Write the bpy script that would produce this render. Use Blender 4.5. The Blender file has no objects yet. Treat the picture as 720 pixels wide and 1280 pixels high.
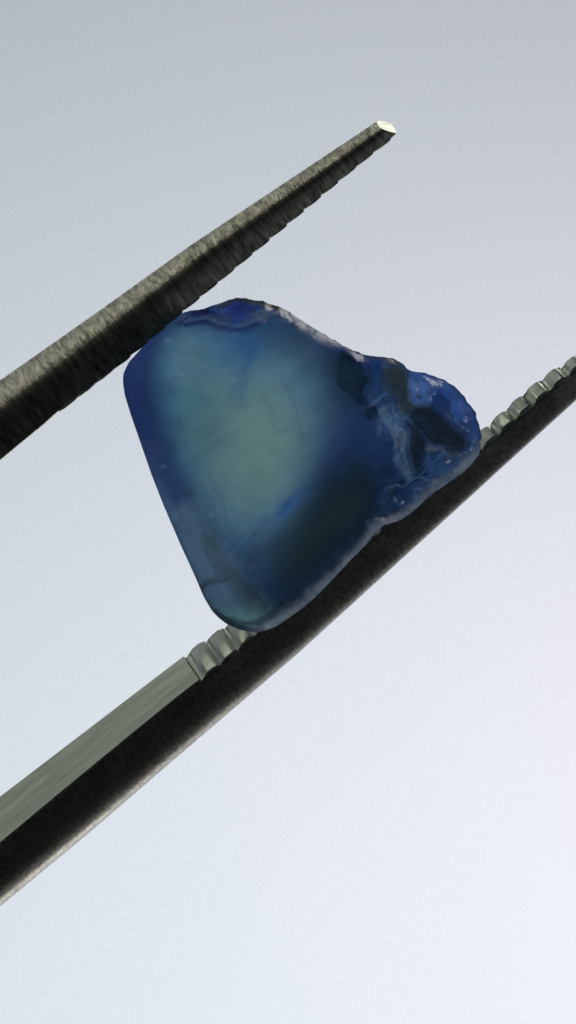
import bpy, bmesh, math, random
import numpy as np
from mathutils import Vector, noise

random.seed(7)
S = bpy.context.scene
COL = S.collection

# ---------------------------------------------------------------- camera
# 1 unit = 100 photo pixels (about 1.4 mm on the real stone); X right, Z up, +Y away from the camera
CAMD = 46.0
cam = bpy.data.cameras.new('camera')
camo = bpy.data.objects.new('camera', cam); COL.objects.link(camo)
camo.location = (0, -CAMD, 0); camo.rotation_euler = (math.radians(90), 0, 0)
cam.sensor_fit = 'VERTICAL'; cam.sensor_height = 24.0; cam.sensor_width = 13.5
cam.lens = 24.0 * CAMD / 12.8
cam.clip_start = 0.5; cam.clip_end = 500
cam.dof.use_dof = True; cam.dof.focus_distance = CAMD - 0.5; cam.dof.aperture_fstop = 0.028 * 1000 / 20
S.camera = camo

# ---------------------------------------------------------------- world, lamps, exposure
w = bpy.data.worlds.new('World'); S.world = w; w.use_nodes = True
bg = w.node_tree.nodes['Background']
bg.inputs[0].default_value = (0.55, 0.62, 0.72, 1); bg.inputs[1].default_value = 0.018   # the dim room around

def area(name, loc, target, sx, sy, power, color):
    l = bpy.data.lights.new(name, 'AREA'); l.shape = 'RECTANGLE'; l.size = sx; l.size_y = sy
    l.energy = power; l.color = color
    o = bpy.data.objects.new(name, l); COL.objects.link(o); o.location = loc
    o.rotation_euler = (Vector(target) - Vector(loc)).to_track_quat('-Z', 'Y').to_euler()
    return o
area('backlight_lamp', (1.0, 50, -13), (0, 24, -5), 48, 40, 17200, (0.835, 0.93, 1.0))
area('rose_backlight_lamp', (9, 36, -5), (7, 24, -5), 8, 10, 560, (1.0, 0.64, 0.86))
area('steel_fill_lamp', (-19, -1, 23), (0, 0, 0), 22, 28, 2500, (0.97, 1.0, 0.90))  # added soft fill, upper left, to brighten the steel faces; no actual window
area('low_fill_lamp', (9, 17, -24), (0, 0, 0), 8, 8, 1000, (1.0, 0.98, 0.93))  # added fill from below for the lower arm's edge and stone rim
area('rim_fill_lamp', (29, 3, 1), (0, 0, 0), 4, 4, 2800, (0.86, 0.93, 1.0))  # added unseen fill from the right to lift the stone's lower-right rim
area('overhead_lamp', (8.6, 18, 22.5), (1.2, 0, 4.8), 3.6, 3.2, 520, (1.0, 0.97, 0.86))
S.view_settings.view_transform = 'Standard'; S.view_settings.look = 'None'
S.view_settings.exposure = 0; S.view_settings.gamma = 1
S.view_settings.use_curve_mapping = False
S.cycles.use_denoising = True
S.cycles.max_bounces = 14; S.cycles.transmission_bounces = 10; S.cycles.transparent_max_bounces = 10
S.cycles.glossy_bounces = 5; S.cycles.diffuse_bounces = 3
S.cycles.caustics_refractive = False; S.cycles.caustics_reflective = True
S.cycles.sample_clamp_indirect = 4.0

# ---------------------------------------------------------------- helpers
def P(px, py, y=0.0):
    return ((px - 360) / 100.0, y, (640 - py) / 100.0)
def lin(c):
    c = np.asarray(c, float) / 255.0
    return np.where(c <= 0.04045, c / 12.92, ((c + 0.055) / 1.055) ** 2.4)
def mat(name):
    m = bpy.data.materials.new(name); m.use_nodes = True
    nt = m.node_tree; nt.nodes.clear()
    out = nt.nodes.new('ShaderNodeOutputMaterial')
    return m, nt, out
def node(nt, t, **kw):
    n = nt.nodes.new(t)
    for k, v in kw.items(): setattr(n, k, v)
    return n
def mesh_obj(name, verts, faces, m, parent=None, smooth=True):
    me = bpy.data.meshes.new(name); me.from_pydata([tuple(v) for v in verts], [], faces); me.update()
    bm = bmesh.new(); bm.from_mesh(me); bmesh.ops.recalc_face_normals(bm, faces=bm.faces); bm.to_mesh(me); bm.free()
    if smooth: me.polygons.foreach_set('use_smooth', [True] * len(me.polygons))
    me.materials.append(m)
    o = bpy.data.objects.new(name, me); COL.objects.link(o)
    if parent: o.parent = parent
    return o

# ---------------------------------------------------------------- backdrop: white diffusing sheet lit from behind
m, nt, out = mat('diffusing_sheet')
tr = node(nt, 'ShaderNodeBsdfTranslucent'); df = node(nt, 'ShaderNodeBsdfDiffuse'); mx = node(nt, 'ShaderNodeMixShader')
tc = node(nt, 'ShaderNodeTexCoord'); nz = node(nt, 'ShaderNodeTexNoise'); nz.inputs['Scale'].default_value = 16; nz.inputs['Detail'].default_value = 3
rp = node(nt, 'ShaderNodeMapRange'); rp.inputs[3].default_value = 0.835; rp.inputs[4].default_value = 0.885; rp.inputs[1].default_value = .3; rp.inputs[2].default_value = .7
cmb = node(nt, 'ShaderNodeCombineColor')
nt.links.new(tc.outputs['Object'], nz.inputs['Vector']); nt.links.new(nz.outputs['Fac'], rp.inputs[0])
for i in range(3): nt.links.new(rp.outputs[0], cmb.inputs[i])
nt.links.new(cmb.outputs[0], tr.inputs[0]); nt.links.new(cmb.outputs[0], df.inputs[0])
mx.inputs[0].default_value = 0.3
nt.links.new(tr.outputs[0], mx.inputs[1]); nt.links.new(df.outputs[0], mx.inputs[2]); nt.links.new(mx.outputs[0], out.inputs[0])
back = mesh_obj('backdrop', [(-46, 24, -46), (46, 24, -46), (46, 24, 46), (-46, 24, 46)], [(0, 1, 2, 3)], m)
back['kind'] = 'structure'

# ---------------------------------------------------------------- steel
def steel(name, base, rough, streak, bump, low=.30, dist=.03):
    """bare steel; 'streak' stretches the grinding marks: object X runs along the arm"""
    m, nt, out = mat(name)
    b = node(nt, 'ShaderNodeBsdfPrincipled')
    b.inputs['Metallic'].default_value = 1.0
    tc = node(nt, 'ShaderNodeTexCoord'); mp = node(nt, 'ShaderNodeMapping')
    mp.inputs['Scale'].default_value = streak
    n1 = node(nt, 'ShaderNodeTexNoise'); n1.inputs['Scale'].default_value = 1.0; n1.inputs['Detail'].default_value = 6; n1.inputs['Roughness'].default_value = .62
    n2 = node(nt, 'ShaderNodeTexNoise'); n2.inputs['Scale'].default_value = 3.0; n2.inputs['Detail'].default_value = 4
    L = nt.links.new
    L(tc.outputs['Object'], mp.inputs[0]); L(mp.outputs[0], n1.inputs['Vector']); L(tc.outputs['Object'], n2.inputs['Vector'])
    cr = node(nt, 'ShaderNodeValToRGB')
    cr.color_ramp.elements[0].position = .32; cr.color_ramp.elements[1].position = .68
    cr.color_ramp.elements[0].color = (*[c * low for c in base], 1); cr.color_ramp.elements[1].color = (*base, 1)
    L(n1.outputs['Fac'], cr.inputs[0]); L(cr.outputs[0], b.inputs['Base Color'])
    r = node(nt, 'ShaderNodeMapRange'); r.inputs[3].default_value = rough - .08; r.inputs[4].default_value = rough + .1
    L(n2.outputs['Fac'], r.inputs[0]); L(r.outputs[0], b.inputs['Roughness'])
    bp = node(nt, 'ShaderNodeBump'); bp.inputs['Strength'].default_value = bump; bp.inputs['Distance'].default_value = dist
    # the flat side is smoother than the ground back
    dt = node(nt, 'ShaderNodeVectorMath', operation='DOT_PRODUCT'); dt.inputs[1].default_value = (0, -.866, -.5)
    sr = node(nt, 'ShaderNodeMapRange'); sr.interpolation_type = 'SMOOTHSTEP'
    for k, v in ((1, .35), (2, .95), (3, bump), (4, bump * .16)): sr.inputs[k].default_value = v
    L(tc.outputs['Normal'], dt.inputs[0]); L(dt.outputs['Value'], sr.inputs[0]); L(sr.outputs[0], bp.inputs['Strength'])
    L(n1.outputs['Fac'], bp.inputs['Height']); L(bp.outputs[0], b.inputs['Normal'])
    L(b.outputs[0], out.inputs[0])
    return m
STEEL_BACK = steel('ground_steel', (0.86, 0.82, 0.66), .42, (17, 3.6, 3.6), 1.0, .22, .055)
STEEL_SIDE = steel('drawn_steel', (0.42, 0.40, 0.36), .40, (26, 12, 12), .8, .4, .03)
STEEL_FACE = steel('satin_steel', (0.58, 0.62, 0.53), .38, (1.2, 9, 9), .08, .68)

# ---------------------------------------------------------------- tweezers
root = bpy.data.objects.new('tweezers', None); COL.objects.link(root)
root.location = P(-1900, 1760)
root['label'] = 'steel tweezers with ground backs and notched jaws gripping the blue stone'
root['category'] = 'tweezers'
TH = math.radians(30)
RIDGES = []

class Arm:
    """A tapering steel arm laid out in a frame whose X runs along the arm.
    v = height across the arm in the picture plane, measured from the axis line."""
    def __init__(s, origin, ang, side):
        s.o = origin; a = math.radians(ang); s.side = side
        s.u = (math.cos(a), math.sin(a)); s.n = (-math.sin(a), math.cos(a))
        s.ob = bpy.data.objects.new('arm', bpy.data.meshes.new('arm')); COL.objects.link(s.ob)
        s.ob.parent = root
        x, y, z = P(*origin)
        s.ob.location = Vector((x, y, z)) - root.location
        s.ob.rotation_euler = (0, -a, 0)
    def sv(s, px, py):
        dx, dz = (px - s.o[0]) / 100, (s.o[1] - py) / 100
        return dx * s.u[0] + dz * s.u[1], dx * s.n[0] + dz * s.n[1]
    def curve(s, pts):
        q = sorted(s.sv(*p) for p in pts)
        xs = [a for a, b in q]; ys = [b for a, b in q]
        return lambda t: np.interp(t, xs, ys)

def section(W, T, side):
    n = 11; q, ea, eb = (.38, .70, .95) if side > 0 else (.32, .60, .78)
    """closed outline in (b, t): b across the jaw (-near camera), t from the inner face to the back"""
    h = W / 2; r = .025 * W
    pts = [(h - r, 0), (h, r), (h, q * T)]
    for i in range(1, n):                                   # domed back
        a = math.pi * i / n
        pts.append((h * math.copysign(abs(math.cos(a)) ** ea, math.cos(a)), q * T + (1 - q) * T * abs(math.sin(a)) ** eb))
    pts += [(-h, q * T), (-h, r), (-h + r, 0)]
    for f in (-.6, -.2, .2, .6): pts.append((f * h, 0))
    return pts

def to_local(side, vc, b, t):
    """(b,t) of the section -> (v, depth). side=+1: inner face up (lower arm); -1: inner face down"""
    if side > 0:
        return vc + b * math.sin(TH) - t * math.cos(TH), b * math.cos(TH) + t * math.sin(TH)
    return vc + b * math.sin(TH) + t * math.cos(TH), b * math.cos(TH) - t * math.sin(TH)

def build_arm(A, stations, drop):
    """stations: (s, vcentre of inner face, W, T). drop(s): how far the floor of the notched part lies under the ridge tops"""
    verts, faces = [], []
    for (s, vc, W, T) in stations:
        for (b, t) in section(W, T, A.side):
            d = drop(s) if t < .02 else 0
            v, y = to_local(A.side, vc, b, t + d)
            verts.append((s, y, v))
    n = len(section(1, 1, 1)); k = len(stations)
    for i in range(k - 1):
        for j in range(n):
            faces.append((i * n + j, i * n + (j + 1) % n, (i + 1) * n + (j + 1) % n, (i + 1) * n + j))
    faces.append(tuple(range(n))); faces.append(tuple((k - 1) * n + j for j in range(n)))
    bm = bmesh.new()
    vs = [bm.verts.new(v) for v in verts]
    for f in faces: bm.faces.new([vs[i] for i in f])
    bmesh.ops.recalc_face_normals(bm, faces=bm.faces)
    return bm

CUT = Vector((0, 0, 0))
def finish(A, bm):
    me = A.ob.data; bm.to_mesh(me); bm.free()
    me.materials.append(STEEL_BACK); me.materials.append(STEEL_FACE); me.materials.append(STEEL_SIDE)
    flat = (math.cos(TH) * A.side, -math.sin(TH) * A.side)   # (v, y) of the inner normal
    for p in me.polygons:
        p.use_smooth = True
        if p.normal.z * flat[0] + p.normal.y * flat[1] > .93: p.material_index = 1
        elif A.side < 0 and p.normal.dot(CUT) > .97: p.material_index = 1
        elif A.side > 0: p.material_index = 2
    me.set_sharp_from_angle(angle=math.radians(38))

def ridge(A, s0, s1, vc, W, h, sink):
    """one rounded bar across the jaw"""
    verts, faces = [], []
    prof = []
    L = s1 - s0
    for x, f in ((0, -1.0), (.07, -.9), (.17, -.2), (.26, .6), (.38, .95), (.55, 1.0), (.71, .93), (.81, .55), (.9, -.25), (.95, -.85), (1, -1.0)):
        prof.append((s0 + L * x, h * f))
    prof = [(s0, -sink)] + prof + [(s1, -sink)]
    hw = W / 2
    bs = [-hw + .006, -hw * .93, hw * .93, hw - .006]
    for k, b in enumerate(bs):
        q = .55 if k in (0, 3) else 1
        for (s, t) in prof:
            tt = t * q
            v, y = to_local(A.side, vc, b * (1 + .02 * random.uniform(-1, 1)), -tt)
            verts.append((s + random.uniform(-.008, .008), y, v))
    n = len(prof)
    for k in range(3):
        for i in range(n):
            faces.append((k * n + i, k * n + (i + 1) % n, (k + 1) * n + (i + 1) % n, (k + 1) * n + i))
    faces += [tuple(range(n)), tuple(3 * n + i for i in range(n))]
    o = mesh_obj('grip_ridge', verts, faces, STEEL_FACE, A.ob)
    o.data.set_sharp_from_angle(angle=math.radians(50))
    return o

# lower arm -----------------------------------------------------------
lo = Arm((0, 1000), 39.0, +1)
top = lo.curve([(-400, 1290), (0, 995), (229, 820), (281, 784), (606, 536), (638, 507), (676, 474), (702, 457), (727, 441)])
cre = lo.curve([(-400, 1368), (0, 1053.5), (82, 985), (138, 939), (183, 902), (220, 872), (247, 851), (275, 829), (293, 813), (600, 562), (624, 541), (671, 500), (713, 466), (733, 450)])
bot = lo.curve([(-400, 1475), (0, 1134), (110, 1043), (197, 968), (330, 854), (371, 819), (590, 619.5), (622, 590), (720, 501), (742, 481)])
s_in0 = lo.sv(229, 820)[0]; s_tip = lo.sv(731, 452)[0]; s_far = -4.2
def fit_T(A, vc, W, target):
    T = .5
    for _ in range(12):
        pts = section(W, T, A.side)
        vs = [to_local(A.side, vc, b, t)[0] for b, t in pts]
        if A.side > 0: T += (min(vs) - target) / math.cos(TH)
        else: T += (target - max(vs)) / math.cos(TH)
        T = max(T, .04)
    return T
PITCH = .281; GH = .035
st = []
for s in np.concatenate([np.linspace(s_far, s_in0 - .02, 26), np.linspace(s_in0, s_tip, 70)]):
    W = (top(s) - cre(s)) / math.sin(TH); vc = (top(s) + cre(s)) / 2
    st.append((s, vc, W, fit_T(lo, vc, W, bot(s))))
# out of frame the arm bends in to the closed end of the tweezers
def tail(A, first, bend, n=14, length=17.5):
    s, vc, W, T = first
    r = []
    for i in range(n, 0, -1):
        f = i / n
        r.append((s - length * f, vc + bend * (f * f * (3 - 2 * f)), W * (1 + .15 * f), T * (1 + .05 * f)))
    return r
bm = build_arm(lo, tail(lo, st[0], 3.5) + st, lambda s: GH if s > s_in0 - .01 else 0)
finish(lo, bm)
lo.ob['label'] = 'lower arm with its bright notched inner face turned up'
s = s_in0 + .035
while s + PITCH < s_tip + .05:
    sm = s + PITCH / 2
    W = (top(sm) - cre(sm)) / math.sin(TH); vc = (top(sm) + cre(sm)) / 2
    v0, y0 = vc - GH * math.cos(TH), GH * math.sin(TH)
    o = ridge(lo, s + .002, s + PITCH - .002, vc, W, .025, GH + .05)
    s += PITCH

# upper arm -----------------------------------------------------------
up = Arm((0, 525), 37.0, -1)
topu = up.curve([(-400, 752), (0, 476), (120, 392), (240, 306), (360, 226), (470, 152.5), (508, 128)])
botu = up.curve([(-400, 901), (0, 580), (77, 516), (160, 451), (235, 387), (300, 333), (390, 257), (440, 215), (470, 191), (487, 177), (507, 160)])
wid = up.curve([(-400, 790), (500, 160)])
u_tip = up.sv(507, 159)[0]; u0 = up.sv(70, 512)[0]
st = []
for s in np.concatenate([np.linspace(-4.2, u0, 24), np.linspace(u0 + .02, u_tip, 60)]):
    W = np.interp(s, [-4.2, 0, 3, u_tip], [1.02, .82, .56, .30])
    vc = botu(s) + W / 2 * math.sin(TH)
    st.append((s, vc, W, fit_T(up, vc, W, topu(s))))
bm = build_arm(up, tail(up, st[0], -3.5) + st, lambda s: .010 if s > u0 - .01 else 0)
# bright slanting cut at the very tip
nrm = Vector((.36, -.40, .84)).normalized(); pt = Vector(P(481, 149.5, .12))
R = up.ob.rotation_euler.to_matrix()
lp = R.inverted() @ (pt - Vector(P(*up.o))); ln = R.inverted() @ nrm
CUT = ln
res = bmesh.ops.bisect_plane(bm, geom=bm.verts[:] + bm.edges[:] + bm.faces[:], plane_co=lp, plane_no=ln, clear_outer=True)
ed = [e for e in res['geom_cut'] if isinstance(e, bmesh.types.BMEdge)]
bmesh.ops.contextual_create(bm, geom=ed)
bmesh.ops.recalc_face_normals(bm, faces=bm.faces)
finish(up, bm)
up.ob['label'] = 'upper arm showing its ground rounded back and dark side'
s = u0 + .03
while s + PITCH < u_tip - .12:
    sm = s + PITCH / 2
    W = np.interp(sm, [-4.2, 0, 3, u_tip], [1.02, .82, .56, .30]); vc = botu(sm) + W / 2 * math.sin(TH)
    ridge(up, s + .003, s + PITCH - .003, vc, W, .007, .05)
    s += PITCH

# ---------------------------------------------------------------- the stone
OUT = [(173,438),(160,452),(153.5,466),(152.7,476),(155,493),(163,519),(173,547),(190,594),(205,632),(227,683),(245,722),(255.5,746),(266,763),(274,771),(283,778),(299,785),(310,787.5),(320,788.5),(331,787),(344,782),(362,770),(377,759.5),(395,744),(417,721.5),(438,699),(456,681),(467,666),(478,656.5),(485,655),(494,652.5),(503,647.5),(521,634),(534,620.5),(547,612),(562,601),(574,593),(584,584.5),(596,569),(600,553),(597,535),(591,516),(577,494),(566,484),(555,476),(543,471),(530,466.5),(518,465),(510,462),(501,454),(492,449.5),(483,447),(468,446),(454,444),(442,439),(432,434),(410,421),(396,412),(382,403.5),(373,397),(360,388),(350,383),(340,380),(330,376),(320,374),(310,372),(300,370.5),(292,371.5),(283,374.5),(270,380),(253,385.5),(240,387),(232,389),(222,393),(208,401),(196,411),(186,423)]
CX, CY = 345, 575
oa = np.array([(x0 + (x1 - x0) * k / 8, y0 + (y1 - y0) * k / 8) for (x0, y0), (x1, y1) in zip(OUT, OUT[1:] + OUT[:1]) for k in range(8)], float)
ang = np.arctan2(-(oa[:, 1] - CY), oa[:, 0] - CX); rad = np.hypot(oa[:, 0] - CX, oa[:, 1] - CY)
idx = np.argsort(ang); ang, rad = ang[idx], rad[idx]
ang = np.concatenate([ang - 2 * np.pi, ang, ang + 2 * np.pi]); rad = np.tile(rad, 3)
NA, NR = 560, 130
TA = np.linspace(-np.pi, np.pi, NA, endpoint=False)
RB = np.interp(TA, ang, rad)
ker = np.array([.25, .5, .25]); RB = np.convolve(np.concatenate([RB[-1:], RB, RB[:1]]), ker, 'valid')

_px, _py = CX + RB * np.cos(TA), CY - RB * np.sin(TA)
_rough = np.clip((_px - 380) / 60, 0, 1) + np.clip((400 - _py) / 15, 0, 1) * (_px > 225)
RB = RB + np.clip(_rough, 0, 1) * np.array([1.7 * noise.fractal(Vector((x / 9, y / 9, 2.2)), 1, 2, 3) for x, y in zip(_px, _py)])
def smooth(e0, e1, x):
    t = np.clip((x - e0) / (e1 - e0), 0, 1); return t * t * (3 - 2 * t)
def blob(px, py, x, y, rx, ry, rot=0, p=2):
    c, s_ = math.cos(math.radians(rot)), math.sin(math.radians(rot))
    dx, dy = px - x, -(py - y)
    a, b = (dx * c + dy * s_) / rx, (-dx * s_ + dy * c) / ry
    return np.exp(-(a * a + b * b) ** (p / 2))
def segdist(px, py, pts):
    d = np.full(px.shape, 1e9)
    for (x0, y0), (x1, y1) in zip(pts[:-1], pts[1:]):
        vx, vy = x1 - x0, y1 - y0; L = vx * vx + vy * vy
        t = np.clip(((px - x0) * vx + (py - y0) * vy) / L, 0, 1)
        d = np.minimum(d, np.hypot(px - x0 - t * vx, py - y0 - t * vy))
    return d

def noise2(px, py, sc, seed, oct=4):
    o = np.empty(px.size)
    f = px.ravel(), py.ravel()
    for i in range(px.size):
        o[i] = noise.fractal(Vector((f[0][i] / sc, f[1][i] / sc, seed)), 1.0, 2.0, oct)
    return o.reshape(px.shape)

# rings: denser near the rim
rr = 1 - (1 - np.linspace(0, 1, NR)) ** 1.5
RRg, TAg = np.meshgrid(rr, TA, indexing='ij')
RBg = np.broadcast_to(RB, RRg.shape)
PX = CX + RRg * RBg * np.cos(TAg); PY = CY - RRg * RBg * np.sin(TAg)
dist = segdist(PX, PY, OUT + OUT[:1])
n_big = noise2(PX, PY, 70, 1.3); n_mid = noise2(PX, PY, 24, 5.1); n_fine = noise2(PX, PY, 7, 9.7, 3)
_r = np.random.RandomState(5)
def shells(size, seed):
    r = np.random.RandomState(seed); pts = [(x + r.uniform(-.45, .45) * size, y + r.uniform(-.45, .45) * size) for x in np.arange(140, 640, size) for y in np.arange(350, 820, size)]
    d = np.full(PX.shape, 1e9); wx, wy = PX + 5 * n_mid, PY + 5 * n_big
    for x, y in pts: d = np.minimum(d, (wx - x) ** 2 + (wy - y) ** 2)
    return d / size ** 2
sh_big, sh_small = shells(40, 3), shells(17, 4)
wisp = 1 - np.abs(noise2(PX + 14 * n_mid, PY + 10 * n_mid, 34, 44.4, 3)) * 2.6
wisp = np.clip(wisp, 0, 1) ** 3

# depth of the waist line: leans out over the lower jaw, back behind the upper one
lowdir = smooth(20, 150, (PX - 345) * .64 + (PY - 575) * .77)
updir = smooth(60, 150, -(PX - 345) * .58 - (PY - 575) * .81)
waist = -.12 - .42 * lowdir + .30 * updir
dome = np.clip(1 - RRg ** 2.8, 0, 1) ** .52
rough_side = smooth(400, 500, PX) + .75 * smooth(420, 395, PY) * smooth(200, 240, PX) * smooth(400, 350, PX)
rough_side = np.clip(rough_side, 0, 1)
thick = 1.05 - .45 * smooth(430, 560, PX)
front = thick * .82 * (1 - np.exp(-dist / (46 + 34 * smooth(300, 200, PX))))
edge = smooth(0, 16, dist)
# broken surface on the right and along the top
h = .10 * n_big * (.15 + .8 * rough_side) + .05 * n_mid * (.04 + .7 * rough_side) + .012 * n_fine * (.06 + rough_side)
def Z(pts, ox=460, oy=440, k=4.8): return [(ox + x / k, oy + y / k) for x, y in pts]
def poly(pts, soft):
    """soft mask of a polygonal facet, 1 inside"""
    ins = np.zeros(PX.shape, bool)
    for (x0, y0), (x1, y1) in zip(pts, pts[1:] + pts[:1]):
        c = ((y0 > PY) != (y1 > PY)) & (PX < (x1 - x0) * (PY - y0) / (y1 - y0 + 1e-9) + x0)
        ins ^= c
    d = segdist(PX, PY, pts + pts[:1]); d = np.where(ins, d, -d)
    return smooth(-soft, soft, d + 3.5 * n_mid + 1.0 * n_fine)
FURROW = Z([(85, 100), (200, 90), (240, 130), (255, 250), (270, 320), (230, 400), (190, 400), (150, 300), (80, 200)])
LOBE = Z([(250, 130), (330, 130), (450, 190), (560, 270), (640, 400), (655, 500), (610, 540), (480, 390), (400, 250), (360, 310), (270, 320), (255, 200)])
LIGHT = Z([(260, 190), (330, 205), (375, 230), (350, 300), (270, 312)])
DISC = Z([(370, 270), (420, 245), (500, 300), (490, 390), (420, 350), (365, 320)])
SCOOP = Z([(270, 330), (370, 320), (470, 400), (585, 525), (560, 585), (480, 600), (370, 560), (280, 470), (220, 400)])
GULLY = Z([(215, 420), (290, 470), (355, 575), (325, 690), (260, 740), (225, 610)])
TOE = Z([(350, 600), (520, 630), (660, 560), (650, 640), (560, 720), (430, 780), (300, 740)])
h -= .16 * poly(SCOOP, 3) + .10 * poly(FURROW, 4) + .13 * poly(GULLY, 4) + .07 * poly(DISC, 2.5) - .05 * wisp * smooth(455, 490, PX)
h += .05 * poly(TOE, 8)
VEIN = Z([(90, 370), (130, 460), (200, 500), (190, 590), (220, 680), (235, 740)])
VEIN2 = Z([(340, 585), (420, 590), (470, 630), (525, 615)])
CREST = Z([(470, 400), (560, 500), (625, 555)])
h += .05 * np.exp(-(segdist(PX, PY, VEIN) / 6) ** 2) + .05 * np.exp(-(segdist(PX, PY, VEIN2) / 4) ** 2) + .05 * np.exp(-(segdist(PX, PY, CREST) / 4) ** 2)
h += (.24 * sh_big + .03 * sh_small) * rough_side
h -= .10 * poly(Z([(150, 100), (260, 60), (370, 70), (430, 100), (380, 150), (330, 190), (260, 195), (210, 170)], 220, 360, 4), 4)              # shell-shaped chip on the top edge
h += .08 * np.exp(-(segdist(PX, PY, [(232, 404), (258, 400), (275, 408), (300, 411), (326, 402), (345, 393)]) / 3.5) ** 2)
front_y = waist - np.maximum(front + h * edge, .0)
backf = (.62 - .17 * smooth(320, 200, PX)) * (1 - np.exp(-dist / 60)) * (1 - .25 * smooth(430, 560, PX))
hb = .06 * noise2(PX, PY, 120, 21.3, 2)
back_y = waist + np.maximum(backf + hb * edge, 0)

# ---- colour zoning of the crystal (body colour through its depth, plus painted shade in hollows and rim glow)
zone = np.empty(PX.shape + (3,)); zone[:] = lin((36, 60, 98))
def tint(c, mask):
    global zone
    k = np.clip(mask, 0, 1)[..., None]; zone = zone * (1 - k) + lin(c) * k
WINDOW = [(204, 432), (240, 414), (300, 432), (355, 455), (394, 486), (400, 560), (376, 608), (334, 664), (306, 684), (272, 640), (234, 575), (206, 500)]
tint((44, 92, 142), .95 * poly(WINDOW, 22))
tint((82, 126, 136), .9 * poly(WINDOW, 26) * blob(PX, PY, 262, 520, 82, 120, 18, 2.6))
tint((118, 152, 143), .95 * blob(PX, PY, 330, 560, 66, 100, -10, 2.4))
tint((98, 138, 148), .75 * blob(PX, PY, 240, 446, 34, 32, 0))
tint((46, 98, 152), .5 * blob(PX, PY, 298, 440, 36, 26, 20))
tint((74, 106, 110), .45 * blob(PX, PY, 266, 545, 22, 30, 0))
tint((38, 78, 134), .45 * np.exp(-(segdist(PX, PY, [(318, 440), (308, 470), (302, 500)]) / 7) ** 2))
tint((30, 50, 92), .75 * blob(PX, PY, 450, 590, 66, 80, -20, 3))
tint((22, 37, 42), .85 * poly([(398, 604), (440, 572), (478, 592), (466, 640), (420, 690), (375, 728), (348, 732), (352, 690)], 24))
tint((24, 36, 42), .5 * poly([(408, 432), (452, 442), (464, 480), (446, 522), (420, 505), (402, 470)], 12))
tint((30, 44, 56), .6 * blob(PX, PY, 462, 518, 8, 9))
tint((28, 52, 112), .6 * poly([(398, 415), (450, 440), (480, 450), (478, 480), (440, 450), (400, 436)], 8))
tint((34, 92, 170), .6 * blob(PX, PY, 360, 636, 9, 26, -45))
tint((88, 118, 142), .9 * poly([(170, 545), (192, 558), (262, 655), (318, 728), (345, 782), (320, 789), (283, 779), (255, 747), (205, 633)], 12))
tint((42, 60, 112), .85 * np.exp(-(segdist(PX, PY, [(190, 418), (166, 462), (168, 500), (186, 556), (222, 618)]) / 17) ** 2))
tint((54, 66, 64), .75 * poly([(254, 668), (268, 664), (284, 700), (328, 734), (338, 758), (320, 770), (302, 738), (268, 694)], 7))
tint((140, 188, 194), .85 * blob(PX, PY, 316, 774, 42, 17, 0))
tint((42, 60, 56), .5 * blob(PX, PY, 372, 688, 24, 52, -38))
tint((44, 58, 48), .5 * blob(PX, PY, 432, 640, 22, 34, -38))
tint((130, 158, 196), .75 * np.exp(-((segdist(PX, PY, OUT[17:38]) + 3 * n_mid) / 10) ** 2))  # thin frosted rim made paler: its glow is painted into the colour
tint((30, 46, 60), .8 * np.exp(-((segdist(PX, PY, [(250, 737), (262, 728), (280, 724), (300, 714)]) + 2 * n_mid) / 2.2) ** 2))
CHIP = Z([(40, 130), (150, 90), (260, 50), (370, 60), (430, 100), (380, 150), (330, 190), (260, 195), (210, 170), (120, 165), (10, 190)], 220, 360, 4)
tint((34, 54, 122), .9 * poly(CHIP, 3))
tint((12, 20, 66), .85 * np.exp(-((segdist(PX, PY, Z([(220, 168), (270, 186), (340, 174), (400, 146)], 220, 360, 4)) + 2 * n_mid) / 4) ** 2))
tint((14, 22, 60), .7 * np.exp(-((segdist(PX, PY, Z([(20, 178), (80, 165), (130, 160), (200, 140)], 220, 360, 4)) + 2 * n_mid) / 3) ** 2))
tint((14, 20, 60), .6 * blob(PX, PY, 300, 388, 12, 7))
tint((96, 128, 170), .5 * wisp * rough_side * smooth(455, 490, PX))
tint((48, 58, 54), .88 * poly(FURROW, 4))  # shade of the furrow, and of disc, scoop and gully below, painted into colour
tint((54, 85, 146), .95 * poly(LOBE, 4))
tint((88, 122, 172), .7 * poly(LIGHT, 6))
tint((34, 56, 108), .85 * poly(DISC, 3))
tint((26, 36, 42), .92 * poly(SCOOP, 3))
tint((20, 28, 34), .88 * poly(GULLY, 4))
tint((58, 90, 142), .8 * poly(TOE, 7))
tint((110, 146, 176), .6 * np.exp(-((segdist(PX, PY, VEIN) + 5 * n_mid) / 7) ** 2))
tint((70, 100, 160), .35 * wisp * rough_side * (1 - smooth(420, 440, PY)))
silk = noise2(PX * .55 + PY * .8, (PY * .55 - PX * .8) * .12, 9, 71.0, 4)
veil = 1 - np.abs(noise2(PX, PY, 90, 61.0, 4)) * 9
veil = np.clip(veil, 0, 1) ** 2
tint((40, 66, 104), .20 * veil * (1 - rough_side))
for pts, wd, am in (([(232, 560), (262, 590), (280, 630), (286, 660)], 1.6, .22), ([(350, 470), (372, 520), (380, 560)], 2.0, .25), ([(205, 470), (222, 500), (228, 540)], 2.0, .25), ([(300, 690), (330, 655), (352, 640), (380, 604)], 2.2, .45), ([(262, 655), (290, 690), (318, 728), (338, 770)], 2.0, .5)):
    tint((34, 56, 92), am * np.exp(-((segdist(PX, PY, pts) + 3 * n_mid) / wd) ** 2))
_q = np.random.RandomState(11)
for _ in range(26):
    x, y, r_ = _q.uniform(190, 470), _q.uniform(420, 760), _q.uniform(1.4, 2.6)
    tint((150, 180, 190) if _q.rand() > .45 else (24, 36, 48), _q.uniform(.15, .5) * blob(PX, PY, x, y, r_, r_ * _q.uniform(.6, 1.6), _q.uniform(0, 180)))
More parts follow.
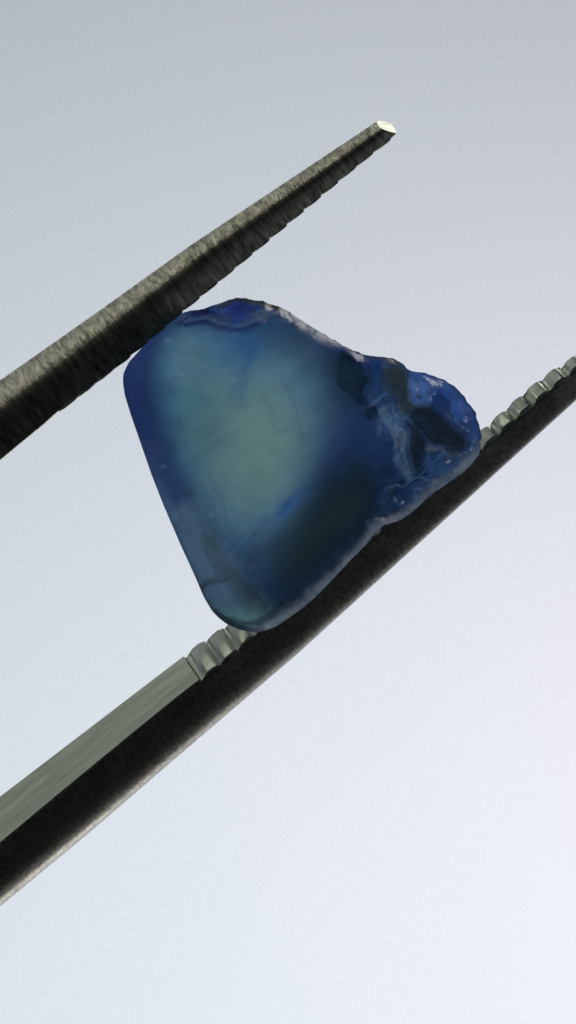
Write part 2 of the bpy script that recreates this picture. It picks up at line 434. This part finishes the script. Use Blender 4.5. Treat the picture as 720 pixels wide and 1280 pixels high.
zone = zone * (1 + .10 * silk * (1 - rough_side))[..., None]
zone = zone * (1 + (.07 + .2 * rough_side) * n_mid + (.05 + .14 * rough_side) * n_fine)[..., None]
trans = np.sqrt(np.clip(zone / .70, .002, 1))

# ---- frosted, bruised places on the skin, and a few painted glints
fr = np.zeros(PX.shape)
def frost_glint(pts, wd, amt, brk=.3):
    global fr
    d = segdist(PX, PY, pts) + 2.2 * wd * brk * n_mid
    fr = np.maximum(fr, amt * np.exp(-(d / wd) ** 2) * np.clip(.75 + brk * 1.6 * n_fine, 0, 1.2))
frost_glint([(320, 788), (344, 781), (377, 757), (417, 719)], 8, .95)
frost_glint([(417, 719), (456, 679), (470, 662), (486, 653), (521, 631)], 6, .95)
frost_glint([(521, 632), (545, 608), (574, 588), (598, 566)], 8, .95)
frost_glint([(538, 606), (560, 590)], 5, .45)
frost_glint([(366, 391), (373, 396), (395, 409), (432, 431)], 1.6, .1)  # bright line of the clear thin rim, painted as a faint pale stroke
frost_glint([(270, 380), (300, 374), (325, 378)], 4, .5)
frost_glint([(470, 447), (488, 452), (500, 460)], 4, .5)
frost_glint(VEIN, 5, .45, .8)
frost_glint(VEIN2, 2.6, .6, .6)
frost_glint(CREST, 1.8, .5)
frost_glint(Z([(180, 190), (240, 208), (310, 206), (380, 180), (450, 150)], 220, 360, 4), 2.0, .45)
frost_glint(Z([(375, 126), (450, 130)], 220, 360, 4), 3.2, .45)
frost_glint(Z([(225, 110), (235, 135), (255, 158)], 220, 360, 4), 4, .4, .8)
frost_glint(Z([(20, 160), (50, 140), (70, 165)], 220, 360, 4), 3, .4, .8)
frost_glint(Z([(270, 66), (330, 62), (380, 84)], 220, 360, 4), 2.5, .45, .8)
frost_glint([(317, 707), (319, 706)], 2.6, .7)  # glint of a tiny pit painted as a pale dot
frost_glint([(292, 718), (300, 711)], 4, .4)
frost_glint([(254, 728), (268, 722)], 4, .32, .6)
frost_glint([(344.5, 650), (346, 649)], 2.0, .7)  # another pit's glint, painted pale
frost_glint([(484, 451), (489, 453)], 2.6, .9)  # small glint on the top edge, painted as a pale spot
fr = np.clip(fr, 0, .9)

def pack(front_only_rows, Y):
    return np.stack([(PX - 360) / 100, Y, (640 - PY) / 100], -1)
F = pack(None, front_y); B = pack(None, back_y)
ori = np.array(P(CX, CY, -.1))
verts = [F[0].mean(0)]; cols = [trans[0, 0]]; fro = [0.0]
for i in range(1, NR):
    verts += list(F[i]); cols += list(trans[i]); fro += list(fr[i])
for i in range(NR - 2, 0, -1):
    verts += list(B[i]); cols += list(trans[i]); fro += list(fr[i] * .3)
verts.append(B[0].mean(0)); cols.append(trans[0, 0]); fro.append(0.0)
verts = np.array(verts) - ori
faces = []
rows = (len(verts) - 2) // NA
for j in range(NA): faces.append((0, 1 + j, 1 + (j + 1) % NA))
for i in range(rows - 1):
    a = 1 + i * NA
    for j in range(NA): faces.append((a + j, a + NA + j, a + NA + (j + 1) % NA, a + (j + 1) % NA))
a = 1 + (rows - 1) * NA; e = len(verts) - 1
for j in range(NA): faces.append((a + (j + 1) % NA, a + j, e))

m, nt, out = mat('blue_crystal')
L = nt.links.new
att = node(nt, 'ShaderNodeAttribute', attribute_name='zone'); ff = node(nt, 'ShaderNodeAttribute', attribute_name='frost_glint')
tc = node(nt, 'ShaderNodeTexCoord')
nz = node(nt, 'ShaderNodeTexNoise'); nz.inputs['Scale'].default_value = 9; nz.inputs['Detail'].default_value = 5
L(tc.outputs['Object'], nz.inputs['Vector'])
bp = node(nt, 'ShaderNodeBump'); bp.inputs['Strength'].default_value = .25; bp.inputs['Distance'].default_value = .02
L(nz.outputs['Fac'], bp.inputs['Height'])
rf = node(nt, 'ShaderNodeBsdfRefraction'); rf.inputs['IOR'].default_value = 1.24; rf.inputs['Roughness'].default_value = .10
L(att.outputs['Color'], rf.inputs['Color']); L(bp.outputs[0], rf.inputs['Normal'])
gl = node(nt, 'ShaderNodeBsdfGlossy'); gl.inputs['Roughness'].default_value = .22; L(bp.outputs[0], gl.inputs['Normal'])
fn = node(nt, 'ShaderNodeFresnel'); fn.inputs['IOR'].default_value = 1.18
tl = node(nt, 'ShaderNodeBsdfTranslucent'); L(att.outputs['Color'], tl.inputs[0]); L(bp.outputs[0], tl.inputs['Normal'])
mk = node(nt, 'ShaderNodeMixShader'); mk.inputs[0].default_value = .42; L(rf.outputs[0], mk.inputs[1]); L(tl.outputs[0], mk.inputs[2])
ms = node(nt, 'ShaderNodeMixShader'); L(fn.outputs[0], ms.inputs[0]); L(mk.outputs[0], ms.inputs[1]); L(gl.outputs[0], ms.inputs[2])
d1 = node(nt, 'ShaderNodeBsdfDiffuse'); d1.inputs[0].default_value = (.74, .80, .88, 1)
d2 = node(nt, 'ShaderNodeBsdfTranslucent'); d2.inputs[0].default_value = (.76, .84, .92, 1)
md = node(nt, 'ShaderNodeMixShader'); md.inputs[0].default_value = .6; L(d1.outputs[0], md.inputs[1]); L(d2.outputs[0], md.inputs[2])
mm = node(nt, 'ShaderNodeMixShader'); L(ff.outputs['Fac'], mm.inputs[0]); L(ms.outputs[0], mm.inputs[1]); L(md.outputs[0], mm.inputs[2])
L(mm.outputs[0], out.inputs[0])
st_o = mesh_obj('sapphire', verts, faces, m)
st_o.location = ori
me = st_o.data
ca = me.attributes.new('zone', 'FLOAT_COLOR', 'POINT')
ca.data.foreach_set('color', np.concatenate([np.array(cols), np.ones((len(cols), 1))], 1).ravel())
fa = me.attributes.new('frost_glint', 'FLOAT', 'POINT'); fa.data.foreach_set('value', np.array(fro))
st_o['label'] = 'rough translucent blue sapphire with pale green core held between the tweezer tips'
st_o['category'] = 'gemstone'

# smoky mineral inclusions inside the crystal, a little under its skin
def skin(px, py, lift=0):
    k = np.argmin((PX - px) ** 2 + (PY - py) ** 2)
    return Vector(P(px, py, front_y.ravel()[k] + lift)) - Vector(ori)
m, nt, out = mat('smoky_inclusion')
b = node(nt, 'ShaderNodeBsdfRefraction'); b.inputs['Roughness'].default_value = .35; b.inputs['IOR'].default_value = 1.02
nz = node(nt, 'ShaderNodeTexNoise'); nz.inputs['Scale'].default_value = 7
cr = node(nt, 'ShaderNodeValToRGB'); cr.color_ramp.elements[0].color = (.62, .68, .62, 1); cr.color_ramp.elements[1].color = (.88, .92, .88, 1)
nt.links.new(nz.outputs['Fac'], cr.inputs[0]); nt.links.new(cr.outputs[0], b.inputs['Color']); nt.links.new(b.outputs[0], out.inputs[0])
for px, py, rx, rz, rot, lift in ((436, 474, .17, .27, 15, .28), (463, 519, .07, .09, 0, .12), (452, 505, .05, .08, 40, .14)):
    bm = bmesh.new(); bmesh.ops.create_icosphere(bm, subdivisions=4, radius=1)
    c, s_ = math.cos(math.radians(rot)), math.sin(math.radians(rot))
    for v in bm.verts:
        q = v.co * (1 + .45 * noise.fractal(v.co * 1.6 + Vector((px, py, 0)), 1, 2, 3))
        x, y, z = q.x * rx, q.y * min(rx, .08), q.z * rz
        v.co = Vector((x * c + z * s_ * -1, y, x * s_ + z * c))
    g = bpy.data.meshes.new('inclusion'); bm.to_mesh(g); bm.free()
    g.polygons.foreach_set('use_smooth', [True] * len(g.polygons))
    g.materials.append(m); o = bpy.data.objects.new('inclusion', g); COL.objects.link(o)
    o.parent = st_o; o.location = skin(px, py, lift)
